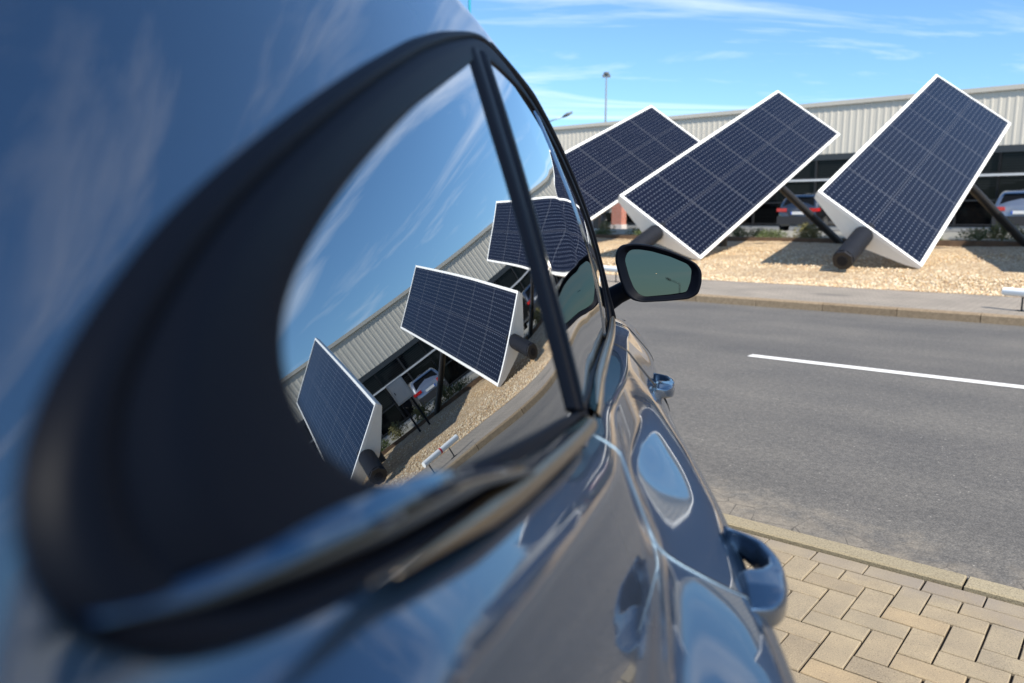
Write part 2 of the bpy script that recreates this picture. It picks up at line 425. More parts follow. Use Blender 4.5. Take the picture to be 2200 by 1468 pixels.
cbuild(b, 'gap_highlight', simple('edge_sky_glint', (.15, .22, .29), .4, metal=.7), gp, smooth=True)  # highlight along the gap, sky glint painted as a pale blue line
gap([(2.02, -.325), (2.0, -.36), (1.98, -.42), (1.97, -.5), (1.97, -.7), (1.98, -1.05)], 'door_gap', .0022, off=.001)
gap([(2.70, -.36), (2.68, -.5), (2.66, -.7), (2.70, -1.05)], 'door_gap', .002)
# ---- door handles
def handle(y0, z0, x0_, k=1.0):
    outer = [(-.125, -.004), (-.118, .016), (-.10, .034), (-.07, .048), (-.02, .056), (.03, .054), (.07, .044), (.10, .028), (.115, .008), (.12, -.004)]
    inner = [(-.125, -.006), (-.030, -.006), (-.020, .018), (-.002, .034), (.02, .038), (.06, .030), (.088, .014), (.10, -.006), (.12, -.006)]
    bx = x0_; b = MB(); rows = []
    for i in range(49):
        y = -.125+.245*i/48; o_ = smooth_tab([p[0] for p in outer], [p[1] for p in outer], y); n_ = interp(y, [p[0] for p in inner], [p[1] for p in inner])
        o_ = max(o_, n_+.002); c = (o_+n_)/2; th = (o_-n_)/2; hw = .021*(1-.35*max(0, (abs(y)-.07)/.055)); row = []
        for j in range(20):
            a = 2*math.pi*j/20; ca, sa = math.cos(a), math.sin(a)
            e = abs(ca)**.5*(1 if ca > 0 else -1); g_ = abs(sa)**.5*(1 if sa > 0 else -1)
            row.append(Vector((bx+(c+e*th)*k, y0+y*k, z0+g_*hw*k-.10*(c+e*th))))
        rows.append(row)
    b.grid(rows, closed_c=True); b.f.append(tuple(range(20))); b.m.append(0); b.f.append(tuple(len(b.v)-20+j for j in range(20))); b.m.append(0)
    return cbuild(b, 'door_handle', M_PAINT, smooth=True, angle=60)
handle(.985, -.460, .160, 1.0); handle(1.99, -.428, .094, .82)
# ---- door mirror
YM = 2.6
HO = [(-.024, -.142), (-.022, -.111), (-.004, -.091), (.04, -.086), (.093, -.092), (.146, -.107), (.199, -.128), (.242, -.152), (.258, -.178), (.258, -.216), (.249, -.25), (.219, -.267), (.144, -.275), (.068, -.28), (.034, -.273), (.013, -.253), (-.006, -.211)]
GI = [(.006, -.140), (.013, -.117), (.027, -.105), (.055, -.105), (.094, -.111), (.154, -.128), (.212, -.152), (.226, -.17), (.223, -.209), (.212, -.244), (.158, -.253), (.075, -.262), (.055, -.253), (.038, -.232), (.022, -.195)]
def loop(P, n=64):
    Q = resample(P+[P[0]], n+1)[:-1]; return smooth_path(Q, 2, True)
HOl = smooth_path(resample(HO+[HO[0]], 129)[:-1], 3, True); GIl0 = smooth_path(resample(GI+[GI[0]], 129)[:-1], 3, True)
cH = sum(HOl, Vector((0, 0)))/128
# align glass loop start to housing loop by angle
def by_angle(P, c, n=128):
    out = []
    for k in range(n):
        a = 2*math.pi*k/n; d = Vector((math.cos(a), math.sin(a))); best = None
        for i in range(len(P)):
            p, q = P[i]-c, P[(i+1) % len(P)]-c; e = q-p; den = d.x*e.y-d.y*e.x
            if abs(den) < 1e-12: continue
            t = (p.x*e.y-p.y*e.x)/den; s = (p.x*d.y-p.y*d.x)/den
            if t > 0 and -1e-6 <= s <= 1+1e-6: best = t if best is None else max(best, t)
        out.append(c+d*(best or .01))
    return out
HOa = by_angle(HOl, cH); GIa = by_angle(GIl0, cH)
def mrow(P, y, k=1.0, sh=Vector((0, 0))):
    return [Vector((cH.x+(p.x-cH.x)*k+sh.x, y, cH.y+(p.y-cH.y)*k+sh.y)) for p in P]
b = MB()
lipP = [h.lerp(g_, .35) for h, g_ in zip(HOa, GIa)]; lip2 = [h.lerp(g_, .8) for h, g_ in zip(HOa, GIa)]
b.grid([mrow(GIa, YM+.012, .995), mrow(lip2, YM+.010), mrow(lipP, YM-.006), mrow([h.lerp(g_, .12) for h, g_ in zip(HOa, GIa)], YM-.009), mrow(HOa, YM-.004), mrow(HOa, YM+.012, 1.012)], closed_c=True)
mh = cbuild(b, 'mirror_housing', M_BLACK, smooth=True)
b = MB()
rows = [mrow(HOa, YM+.012, 1.012), mrow(HOa, YM+.04, 1.0), mrow(HOa, YM+.08, .93), mrow(HOa, YM+.12, .78), mrow(HOa, YM+.15, .5), mrow(HOa, YM+.162, .12)]
b.grid(rows, closed_c=True); cbuild(b, 'mirror_shell', M_PAINT, mh, smooth=True)
b = MB(); c0 = Vector((cH.x, YM+.008, cH.y)); g0 = mrow(GIa, YM+.013, 1.0)
for p in g0: p.y = YM+.012+.022*(p.x-cH.x)
b.grid([g0, [c0.lerp(p, .6) for p in g0], [c0.lerp(p, .02) for p in g0]], closed_c=True)
for p in b.v: p.y = YM+.014-.032*(p.x-cH.x)+.065*(p.z-cH.y)
mg = cbuild(b, 'mirror_glass', M_MIRROR, mh, smooth=True)
b = MB()   # arm from the door to the housing
b.tube([(-.12, YM+.09, -.325), (-.06, YM+.085, -.292), (-.015, YM+.075, -.262), (.03, YM+.075, -.238), (.06, YM+.08, -.22)], [.045, .040, .034, .034, .034], n=16, sx=1.2)
cbuild(b, 'mirror_arm', M_BLACK, mh, smooth=True)
b = MB()   # triangular base of the arm on the door
b.tube([(-.09, YM-.10, -.335), (-.075, YM, -.318), (-.08, YM+.12, -.33)], [.012, .03, .012], n=10); cbuild(b, 'mirror_foot', M_GLOSS, mh, smooth=True)
# ---- wheels, arches, lamps
for wy, nm in WHEELS:
    for side in (1, -1):
        xo = Xw(wy)-.03 if side == 1 else 2*XC-(Xw(wy)-.03); sgn = -side
        wb = MB(); seg = 40
        prof = [(0, WR-.09), (.0, WR-.02), (.025, WR), (.19, WR), (.215, WR-.02), (.215, WR-.09)]
        rows = [[Vector((xo+sgn*a, wy+r_*math.cos(2*math.pi*k/seg), WZ+r_*math.sin(2*math.pi*k/seg))) for k in range(seg)] for a, r_ in prof]
        wb.grid(rows, closed_c=True); wh = cbuild(wb, 'wheel', M_TYRE, smooth=True, angle=40)
        rb = MB(); rows = [[Vector((xo+sgn*a, wy+r_*math.cos(2*math.pi*k/seg), WZ+r_*math.sin(2*math.pi*k/seg))) for k in range(seg)] for a, r_ in [(.004, WR-.085), (.0, WR-.095), (.07, WR-.11), (.09, .05)]]
        rb.grid(rows, closed_c=True)
        for k in range(5):
            a = 2*math.pi*k/5; d = Vector((0, math.cos(a), math.sin(a)))
            p0 = Vector((xo+sgn*.02, wy, WZ)); rb.tube([p0, p0+d*.13+Vector((-sgn*.012, 0, 0)), p0+d*(WR-.10)], [.05, .032, .042], n=8, sx=.5)
        cbuild(rb, 'rim', M_RIM, wh, smooth=True, angle=40)
        ab = MB(); xs_ = Xw(wy) if side == 1 else 2*XC-Xw(wy)
        ab.tube([Vector(((bodyx(wy+.40*math.cos(a), WZ+.40*math.sin(a)) if side == 1 else 2*XC-bodyx(wy+.40*math.cos(a), WZ+.40*math.sin(a))), wy+.40*math.cos(a), WZ+.40*math.sin(a))) for a in [R(-12+204*i/40) for i in range(41)]], .022, n=8)
        cbuild(ab, 'wheel_arch_trim', M_RUBBER, smooth=True)
        lb = MB(); rows = [[Vector((xs_+sgn*a, wy+.41*math.cos(R(-15+210*k/30)), WZ+.41*math.sin(R(-15+210*k/30)))) for k in range(31)] for a in (.02, .34)]
        lb.grid(rows); cbuild(lb, 'arch_liner', M_RUBBER, smooth=True)
for sgn in (1, -1):
    def mx(x): return x if sgn == 1 else 2*XC-x
    b = MB(); rows = []
    for i in range(9):
        y = 3.72+.36*i/8; zt = ztop(y)-.03; rows.append([Vector((mx(bodyx(y, zt-.10*j/4)+.006), y, zt-.10*j/4)) for j in range(5)])
    b.grid(rows); cbuild(b, 'headlight', simple('lamp_lens', (.6, .63, .66), .08, coat=1), smooth=True)
    b = MB(); rows = []
    for i in range(9):
        y = -.98+.32*i/8; zt = -.28; rows.append([Vector((mx(bodyx(y, zt-.09*j/4)+.006), y, zt-.09*j/4)) for j in range(5)])
    b.grid(rows); cbuild(b, 'tail_light', M_RED, smooth=True)

# ------------------------------------------------------------------ ground
def rstruct(mb, name, mat, u=0, n=0, z=0, **kw):
    o = mb.build(name, mat, origin=W(u, n, z), rz=TH, **kw); o['kind'] = 'structure'; return o
def sheet(name, mat, u0, u1, n0, n1, z, nu_=1, nn=1, zf=None):
    b = MB(); rows = []
    for i in range(nn+1):
        n_ = n0+(n1-n0)*i/nn
        rows.append([W(u0+(u1-u0)*j/nu_, n_, z if zf is None else zf(u0+(u1-u0)*j/nu_, n_)) for j in range(nu_+1)])
    b.grid(rows); return rstruct(b, name, mat, z=0)
# asphalt
m, nt, bs = newmat('asphalt'); co = objco(nt)
f1 = noise(nt, 240, 3, .7, co); f2 = noise(nt, .7, 4, .6, co)
v = nd(nt, 'ShaderNodeTexVoronoi'); setv(v, Scale=95.0, Randomness=1.0); nt.links.new(co, v.inputs['Vector'])
agg = ramp(nt, v.outputs['Distance'], [(.0, (.21, .195, .175)), (.3, (.125, .119, .11)), (.6, (.062, .060, .057))])
sp_ = nd(nt, 'ShaderNodeTexVoronoi'); setv(sp_, Scale=16.0, Randomness=1.0); nt.links.new(co, sp_.inputs['Vector'])
chips = ramp(nt, sp_.outputs['Distance'], [(.0, (1, 1, 1)), (.06, (1, 1, 1)), (.09, (0, 0, 0))])
c1 = mixc(nt, f1, agg, (.125, .118, .108)); c1 = mixc(nt, 1.0, c1, ramp(nt, f2, [(.35, (.84, .84, .86)), (.65, (1.12, 1.1, 1.08))]), 'MULTIPLY')
c1 = mixc(nt, math_(nt, 'MULTIPLY', chips, .5), c1, (.42, .40, .36))
# worn, dusty margin beside the near kerb
sx = nd(nt, 'ShaderNodeSeparateXYZ'); nt.links.new(co, sx.inputs[0])
wear = math_(nt, 'SUBTRACT', 1.15, math_(nt, 'MULTIPLY', math_(nt, 'SUBTRACT', sx.outputs[1], 3.23), 1.5))
wear = math_(nt, 'SUBTRACT', wear, math_(nt, 'MULTIPLY', math_(nt, 'ABSOLUTE', math_(nt, 'ADD', sx.outputs[0], 1.6)), .28))
wear = math_(nt, 'ADD', math_(nt, 'MULTIPLY', wear, .55), math_(nt, 'SUBTRACT', noise(nt, 5.5, 8, .65, co), .55))
wr = ramp(nt, wear, [(.22, (0, 0, 0)), (.5, (1, 1, 1))])
c1 = mixc(nt, math_(nt, 'MULTIPLY', wr, .6), c1, (.22, .19, .15))
cr_ = nd(nt, 'ShaderNodeTexVoronoi', feature='DISTANCE_TO_EDGE'); setv(cr_, Scale=5.5); nt.links.new(co, cr_.inputs['Vector'])
crk = math_(nt, 'MULTIPLY', ramp(nt, cr_.outputs['Distance'], [(0, (1, 1, 1)), (.02, (0, 0, 0))]), math_(nt, 'MULTIPLY', wr, .85))
c1 = mixc(nt, crk, c1, (.05, .045, .04))
mpt = nd(nt, 'ShaderNodeMapping'); nt.links.new(co, mpt.inputs[0]); mpt.inputs['Scale'].default_value = (.06, 1.1, 1)
trk = noise(nt, 1.0, 5, .6, mpt.outputs[0])
c1 = mixc(nt, 1.0, c1, ramp(nt, trk, [(.35, (.86, .86, .87)), (.65, (1.12, 1.11, 1.09))]), 'MULTIPLY')
c1 = mixc(nt, 1.0, c1, ramp(nt, noise(nt, 26, 3, .7, co), [(.35, (.80, .80, .80)), (.65, (1.18, 1.17, 1.15))]), 'MULTIPLY')
nt.links.new(c1, bs.inputs['Base Color']); setv(bs, Roughness=.85)
nt.links.new(bump(nt, v.outputs['Distance'], .5, .004), bs.inputs['Normal']); M_ASPH = m
sheet('ground', simple('far_ground', (.20, .17, .12), .95, var=.25, vscale=.3), -400, 400, -300, 500, -.06)
sheet('road', M_ASPH, -120, 120, 3.20, 11.52, 0.0)
# lane dashes
m, nt, bs = newmat('road_paint'); co = objco(nt)
nt.links.new(ramp(nt, noise(nt, 60, 5, .7, co), [(.34, (.30, .29, .27)), (.45, (.70, .69, .66))]), bs.inputs['Base Color']); setv(bs, Roughness=.7)
b = MB()
for k in range(-6, 7):
    u0 = -2.98+k*9.0; b.grid([[W(u0, 7.22, .004), W(u0+4.5, 7.22, .004)], [W(u0, 7.36, .004), W(u0+4.5, 7.36, .004)]])
rstruct(b, 'lane_marking', m, n=7.3)
# near parking paving: herringbone blocks 20 x 10 cm
m, nt, bs = newmat('sand_pavers'); co = objco(nt)
gi = nd(nt, 'ShaderNodeNewGeometry'); rp = gi.outputs['Random Per Island']
basec = ramp(nt, rp, [(0, (.25, .205, .145)), (.3, (.295, .243, .170)), (.55, (.27, .228, .165)), (.8, (.305, .250, .172)), (.93, (.315, .245, .158)), (1, (.24, .203, .155))])
sp1 = noise(nt, 220, 3, .75, co); sp2 = noise(nt, 7, 5, .6, co)
cc_ = mixc(nt, 1.0, basec, ramp(nt, sp1, [(.30, (.42, .38, .33)), (.43, (.90, .89, .87)), (.60, (1.08, 1.06, 1.02)), (.70, (1.45, 1.42, 1.35))]), 'MULTIPLY')
cc_ = mixc(nt, 1.0, cc_, ramp(nt, sp2, [(.3, (.82, .82, .84)), (.7, (1.1, 1.08, 1.04))]), 'MULTIPLY')
# dusty grey film along the kerb
sx = nd(nt, 'ShaderNodeSeparateXYZ'); nt.links.new(co, sx.inputs[0])
du = math_(nt, 'ADD', math_(nt, 'MULTIPLY', math_(nt, 'SUBTRACT', sx.outputs[1], 2.78), 2.0), math_(nt, 'MULTIPLY', math_(nt, 'SUBTRACT', noise(nt, 3.2, 5, .6, co), .5), 2.2))
cc_ = mixc(nt, math_(nt, 'MULTIPLY', ramp(nt, du, [(.25, (0, 0, 0)), (.8, (1, 1, 1))]), .6), cc_, (.21, .18, .155))
nt.links.new(cc_, bs.inputs['Base Color']); setv(bs, Roughness=.9); nt.links.new(bump(nt, sp1, .35, .003), bs.inputs['Normal']); M_PAV = m
U0, N0 = -.7995, 2.598
b = MB()
def brick(b, u0, u1, n0, n1, z=0.0, g=.0034, ch=.0022):
    dz = random.uniform(-.0012, .0012); ju = random.uniform(-.0012, .0012); jn = random.uniform(-.0012, .0012)
    lo = [W(u0+g+ju, n0+g+jn, -.010), W(u1-g+ju, n0+g+jn, -.010), W(u1-g+ju, n1-g+jn, -.010), W(u0+g+ju, n1-g+jn, -.010)]
    mi_ = [p+Vector((0, 0, .0075)) for p in lo]
    hi = [W(u0+g+ch+ju, n0+g+ch+jn, z+dz), W(u1-g-ch+ju, n0+g+ch+jn, z+dz), W(u1-g-ch+ju, n1-g-ch+jn, z+dz), W(u0+g+ch+ju, n1-g-ch+jn, z+dz)]
    b.add(lo+mi_+hi, [(8, 9, 10, 11)]+[(i, (i+1) % 4, 4+(i+1) % 4, 4+i) for i in range(4)]+[(4+i, 4+(i+1) % 4, 8+(i+1) % 4, 8+i) for i in range(4)])
for i in range(-44, 56):
    for j in range(-4, 70):
        k = (i+j) % 4
        u = U0+i*.1; n_ = N0-j*.1
        if k == 0: brick(b, u, u+.2, n_-.1, n_)
        elif k == 2: brick(b, u, u+.1, n_-.2, n_)
        elif k == 3 and j == -4: brick(b, u, u+.1, n_-.1, n_)
        elif k == 1 and i == -44: brick(b, u, u+.1, n_-.1, n_)
for i in range(-22, 28): brick(b, U0+i*.2+.06, U0+i*.2+.26, 2.998, 3.098)
rstruct(b, 'parking_paving', M_PAV)
sheet('paving_bed', simple('joint_soil', (.022, .016, .010), .95, var=.3, vscale=25), -60, 60, -30, 3.12, -.0095)
m, nt, bs = newmat('paving_far'); co = objco(nt)
bk = nd(nt, 'ShaderNodeTexBrick'); setv(bk, Scale=1.0, Mortar_Size=.004, Brick_Width=.2, Row_Height=.1); bk.inputs['Color1'].default_value = (.45, .38, .26, 1); bk.inputs['Color2'].default_value = (.40, .34, .24, 1); bk.inputs['Mortar'].default_value = (.08, .06, .04, 1)
nt.links.new(co, bk.inputs['Vector']); nt.links.new(bk.outputs['Color'], bs.inputs['Base Color']); setv(bs, Roughness=.9)
M_PFAR = m
for (a, c, d, e) in ((-60, -5.25, -30, 3.1), (4.85, 60, -30, 3.1), (-5.25, 4.85, -30, -4.35)): sheet('parking_paving_far', M_PFAR, a, c, d, e, -.003)
# near edging stones, flush with the road
m, nt, bs = newmat('edging_concrete'); co = objco(nt)
gi = nd(nt, 'ShaderNodeNewGeometry')
a_ = mixc(nt, 1.0, ramp(nt, gi.outputs['Random Per Island'], [(0, (.25, .21, .14)), (1, (.29, .245, .165))]), ramp(nt, noise(nt, 180, 4, .75, co), [(.3, (.5, .48, .45)), (.5, (1, 1, 1)), (.7, (1.3, 1.3, 1.25))]), 'MULTIPLY')
nt.links.new(a_, bs.inputs['Base Color']); setv(bs, Roughness=.9); nt.links.new(bump(nt, noise(nt, 180, 4, .75, co), .4, .004), bs.inputs['Normal']); M_EDGE = m
b = MB()
for k in range(-40, 40):
    u0 = -.42+k*1.0
    lo = [W(u0+.004, 3.112, -.03), W(u0+.996, 3.112, -.03), W(u0+.996, 3.215, -.03), W(u0+.004, 3.215, -.03)]
    mi_ = [p+Vector((0, 0, .038)) for p in lo]
    hi = [W(u0+.008, 3.118, .014), W(u0+.992, 3.118, .014), W(u0+.992, 3.208, .014), W(u0+.008, 3.208, .014)]
    b.add(lo+mi_+hi, [(8, 9, 10, 11)]+[(i, (i+1) % 4, 4+(i+1) % 4, 4+i) for i in range(4)]+[(4+i, 4+(i+1) % 4, 8+(i+1) % 4, 8+i) for i in range(4)])
rstruct(b, 'near_kerb', M_EDGE, n=3.16)
# far kerb stones
m, nt, bs = newmat('kerb_stone'); co = objco(nt); gi = nd(nt, 'ShaderNodeNewGeometry')
a_ = mixc(nt, 1.0, ramp(nt, gi.outputs['Random Per Island'], [(0, (.21, .155, .10)), (1, (.27, .205, .135))]), ramp(nt, noise(nt, 30, 5, .7, co), [(.3, (.7, .68, .66)), (.7, (1.2, 1.2, 1.2))]), 'MULTIPLY')
nt.links.new(a_, bs.inputs['Base Color']); setv(bs, Roughness=.9)
b = MB()
for k in range(-60, 60):
    u0 = .35+k*1.0; prof = [(11.50, -.05), (11.50, .095), (11.52, .118), (11.62, .120), (11.62, -.05)]
    vs = [W(u0+.005, a, z) for a, z in prof]+[W(u0+.995, a, z) for a, z in prof]
    b.add(vs, [(i, i+1, 6+i, 5+i) for i in range(4)]+[(0, 1, 2, 3, 4), (9, 8, 7, 6, 5)])
rstruct(b, 'far_kerb', m, n=11.55)
# far pavement
m, nt, bs = newmat('grey_paving'); co = objco(nt)
bk = nd(nt, 'ShaderNodeTexBrick'); setv(bk, Scale=1.0, Mortar_Size=.006, Brick_Width=.2, Row_Height=.1); bk.inputs['Color1'].default_value = (.27, .235, .195, 1); bk.inputs['Color2'].default_value = (.24, .21, .175, 1); bk.inputs['Mortar'].default_value = (.13, .11, .09, 1)
nt.links.new(co, bk.inputs['Vector'])
sx = nd(nt, 'ShaderNodeSeparateXYZ'); nt.links.new(co, sx.inputs[0])
def blob(u, n_, ru, rn):
    a = math_(nt, 'POWER', math_(nt, 'DIVIDE', math_(nt, 'SUBTRACT', sx.outputs[0], u), ru), 2)
    c = math_(nt, 'POWER', math_(nt, 'DIVIDE', math_(nt, 'SUBTRACT', sx.outputs[1], n_), rn), 2)
    return math_(nt, 'SUBTRACT', 1.25, math_(nt, 'ADD', a, math_(nt, 'ADD', c, math_(nt, 'MULTIPLY', noise(nt, 8, 4, .6, co), .5))))
st = math_(nt, 'MAXIMUM', blob(-3.95, 12.85, .42, .22), blob(-6.1, 12.6, .3, .12))
cg = mixc(nt, 1.0, bk.outputs['Color'], ramp(nt, noise(nt, 1.4, 5, .6, co), [(.3, (.85, .85, .85)), (.7, (1.15, 1.14, 1.12))]), 'MULTIPLY')
cg = mixc(nt, math_(nt, 'MULTIPLY', ramp(nt, st, [(.2, (0, 0, 0)), (.6, (1, 1, 1))]), .55), cg, (.10, .09, .08))
nt.links.new(cg, bs.inputs['Base Color']); setv(bs, Roughness=.9)
sheet('far_pavement', m, -110, 110, 11.62, 14.32, .118)
# gravel bed rising gently to the back
def gz(u, n_): return .12 + max(0, (n_-14.3))*.034 if n_ < 27 else .552
m, nt, bs = newmat('gravel'); co = objco(nt)
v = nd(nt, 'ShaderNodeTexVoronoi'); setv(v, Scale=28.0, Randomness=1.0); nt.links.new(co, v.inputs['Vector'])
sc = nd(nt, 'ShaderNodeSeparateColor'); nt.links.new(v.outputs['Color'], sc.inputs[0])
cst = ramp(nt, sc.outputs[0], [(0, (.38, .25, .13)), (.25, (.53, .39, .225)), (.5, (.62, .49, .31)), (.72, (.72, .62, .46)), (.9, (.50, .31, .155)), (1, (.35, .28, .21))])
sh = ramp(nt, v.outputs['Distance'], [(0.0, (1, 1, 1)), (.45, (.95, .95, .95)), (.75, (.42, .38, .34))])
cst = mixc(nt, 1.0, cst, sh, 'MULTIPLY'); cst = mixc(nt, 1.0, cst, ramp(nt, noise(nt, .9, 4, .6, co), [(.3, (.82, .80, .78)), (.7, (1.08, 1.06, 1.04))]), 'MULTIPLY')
nt.links.new(cst, bs.inputs['Base Color']); setv(bs, Roughness=.85)
inv = math_(nt, 'SUBTRACT', 1.0, v.outputs['Distance']); nt.links.new(bump(nt, inv, .8, .03), bs.inputs['Normal']); M_GRAVEL = m
random.seed(3)
def gzr(u, n_): return gz(u, n_)+random.uniform(-.012, .012)*(0 if n_ < 14.33 else 1)+.03*math.sin(u*.8)*math.sin(n_*.9)*(min(1, (n_-14.3)/2))
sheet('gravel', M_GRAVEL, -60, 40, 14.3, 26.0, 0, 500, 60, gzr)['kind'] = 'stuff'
bpy.data.objects['gravel']['label'] = 'sand coloured loose gravel bed under the solar arrays'; bpy.data.objects['gravel']['category'] = 'gravel'
# loose stones on the front part of the bed
b = MB(); random.seed(5)
ICO = [(0, 0, 1), (.894, 0, .447), (.276, .851, .447), (-.724, .526, .447), (-.724, -.526, .447), (.276, -.851, .447), (.724, .526, -.447), (-.276, .851, -.447), (-.894, 0, -.447), (-.276, -.851, -.447), (.724, -.526, -.447), (0, 0, -1)]
IF = [(0, 1, 2), (0, 2, 3), (0, 3, 4), (0, 4, 5), (0, 5, 1), (1, 6, 2), (2, 7, 3), (3, 8, 4), (4, 9, 5), (5, 10, 1), (6, 7, 2), (7, 8, 3), (8, 9, 4), (9, 10, 5), (10, 6, 1), (11, 7, 6), (11, 8, 7), (11, 9, 8), (11, 10, 9), (11, 6, 10)]
for _ in range(16000):
    t = random.random()**1.7; n_ = 14.34+t*9; u = random.uniform(-12.5, 4)-t*2
    s = random.uniform(.011, .026); a = random.uniform(0, 6.28); c_, s_ = math.cos(a), math.sin(a); e = (random.uniform(.8, 1.4), random.uniform(.7, 1.1), random.uniform(.5, .9))
    P = W(u, n_, gz(u, n_)+.004)
    b.add([P+Vector(((x*e[0]*c_-y*e[1]*s_)*s, (x*e[0]*s_+y*e[1]*c_)*s, z*e[2]*s)) for x, y, z in ICO], IF)
m, nt, bs = newmat('gravel_stones'); gi = nd(nt, 'ShaderNodeNewGeometry')
nt.links.new(ramp(nt, gi.outputs['Random Per Island'], [(0, (.39, .25, .13)), (.25, (.55, .40, .235)), (.5, (.64, .51, .33)), (.75, (.75, .66, .51)), (.9, (.52, .32, .16)), (1, (.36, .30, .23))]), bs.inputs['Base Color']); setv(bs, Roughness=.8)
o = b.build('loose_stones', m); tag(o, 'loose pale stones scattered over the front of the gravel bed', 'stones', kind='stuff')
# planted strip, timber edging, light kerb and car park in front of the building
b = MB(); b.box(W(-10, 26.05, .56), (100, .12, .22), TH); o = rstruct(b, 'timber_edging', simple('dark_timber', (.11, .07, .045), .85, var=.3, vscale=3), u=-10, n=26.05)
sheet('planting_soil', simple('soil', (.10, .085, .05), .95, var=.4, vscale=6), -60, 40, 26.1, 30.0, .60, 1, 1)
b = MB(); b.box(W(-10, 30.1, .68), (100, .25, .30), TH); rstruct(b, 'pale_kerb', simple('pale_concrete', (.52, .50, .46), .8, var=.08), u=-10, n=30.1)
sheet('car_park', simple('car_park_asphalt', (.10, .10, .10), .9, var=.15, vscale=6), -90, 70, 30.2, 60, .72)

# ------------------------------------------------------------------ shrubs
M_LEAF = simple('shrub_leaves', (.075, .10, .03), .6, var=.5, vscale=9)
M_LEAF2 = simple('dry_shrub_leaves', (.14, .13, .045), .7, var=.4, vscale=9)
def shrub_mesh(r, h, n, seed, squash=1.0):
    rnd = random.Random(seed); b = MB()
    for _ in range(n):
        a = rnd.uniform(0, 6.283); t = rnd.random()**.6; rr = r*t*(.75+.35*math.sin(a*3+seed)); z = h*(.06+rnd.random()*(1-.55*t*t)*.95)
        p = Vector((rr*math.cos(a), rr*math.sin(a), z)); s = rnd.uniform(.03, .065)
        d = Vector((rnd.gauss(0, 1), rnd.gauss(0, 1), rnd.gauss(.6, .7))).normalized(); e = d.cross(Vector((rnd.gauss(0, 1), rnd.gauss(0, 1), .2))).normalized()
        b.add([p-e*s*.35, p+d*s*.8-e*.25*s, p+d*s*1.6, p+d*s*.8+e*s*.35], [(0, 1, 2, 3)])
    for k in range(7):
        a = k*.9; b.tube([(0, 0, 0), (r*.3*math.cos(a), r*.3*math.sin(a), h*.5), (r*.5*math.cos(a), r*.5*math.sin(a), h*.85)], [.014, .009, .004], n=5)
    return b
protos = [shrub_mesh(.55, .42, 700, 1), shrub_mesh(.42, .55, 600, 2), shrub_mesh(.7, .34, 800, 3)]
pm = []
for k, p in enumerate(protos):
    o = p.build('shrub', [M_LEAF, M_LEAF2, M_LEAF][k]); pm.append(o.data); bpy.data.objects.remove(o)
random.seed(11)
for k in range(46):
    u = -26+k*.82+random.uniform(-.25, .25); n_ = random.uniform(26.7, 29.4)
    o = bpy.data.objects.new('shrub', pm[random.randrange(3)]); link(o); o.location = W(u, n_, .60); o.rotation_euler = (0, 0, random.uniform(0, 6.28)); s = random.uniform(.75, 1.25); o.scale = (s, s, s*random.uniform(.8, 1.2))
    tag(o, 'low green shrub in the planted strip between gravel and car park', 'shrub', 'low shrubs in the planted strip')

# ------------------------------------------------------------------ solar arrays
D1 = Vector((.5957574, .72376284, .34819604)); D2 = Vector((.73613628, -.31867402, -.59711828)); DN = D2.cross(D1).normalized()
LG, WD = 11.18, 2.69
m, nt, bs = newmat('solar_cells'); uvn = nd(nt, 'ShaderNodeUVMap', uv_map='UVMap'); sx = nd(nt, 'ShaderNodeSeparateXYZ'); nt.links.new(uvn.outputs[0], sx.inputs[0])
uu, vv = sx.outputs[0], sx.outputs[1]          # uu: 0..6 modules along, vv: 0..2 halves across
def near(x, per, w):                          # 1 close to multiples of per
    f_ = math_(nt, 'ABSOLUTE', math_(nt, 'SUBTRACT', math_(nt, 'FRACT', math_(nt, 'ADD', math_(nt, 'DIVIDE', x, per), .5)), .5))
    return math_(nt, 'LESS_THAN', f_, w/per)
mod = math_(nt, 'MAXIMUM', near(uu, 1.0, .011), near(vv, 1.0, .007))
PU, PV = 1/12, 1/10
def fr_(x, per): return math_(nt, 'SUBTRACT', math_(nt, 'FRACT', math_(nt, 'DIVIDE', x, per)), .5)
du_ = math_(nt, 'ABSOLUTE', fr_(uu, PU)); dv_ = math_(nt, 'ABSOLUTE', fr_(vv, PV))
dot = math_(nt, 'LESS_THAN', math_(nt, 'ADD', math_(nt, 'MULTIPLY', du_, 1.0), math_(nt, 'MULTIPLY', dv_, 1.1)), .17)
thin = math_(nt, 'LESS_THAN', dv_, .045)
basec = mixc(nt, noise(nt, 3, 2, .5, uvn.outputs[0]), (.0035, .0045, .011), (.005, .0065, .016))
wn = nd(nt, 'ShaderNodeTexWhiteNoise', noise_dimensions='2D'); cmb = nd(nt, 'ShaderNodeCombineXYZ')
nt.links.new(math_(nt, 'FLOOR', math_(nt, 'MULTIPLY', uu, 6.0)), cmb.inputs[0]); nt.links.new(math_(nt, 'FLOOR', math_(nt, 'MULTIPLY', vv, 10.0)), cmb.inputs[1]); nt.links.new(cmb.outputs[0], wn.inputs['Vector'])
basec = mixc(nt, math_(nt, 'MULTIPLY', wn.outputs['Value'], .35), basec, (.009, .009, .017))
c_ = mixc(nt, math_(nt, 'MULTIPLY', thin, .09), basec, (.13, .15, .20)); c_ = mixc(nt, math_(nt, 'MULTIPLY', dot, .5), c_, (.22, .245, .29)); c_ = mixc(nt, math_(nt, 'MULTIPLY', mod, .45), c_, (.11, .115, .13))
nt.links.new(c_, bs.inputs['Base Color']); setv(bs, Roughness=.2, Metallic=0.0); bs.inputs['Specular IOR Level'].default_value = .20
M_CELLS = m
ORIG = W(*((Vector((8.72, 16.5, 0)).dot(U), Vector((8.72, 16.5, 0)).dot(N))), .22)
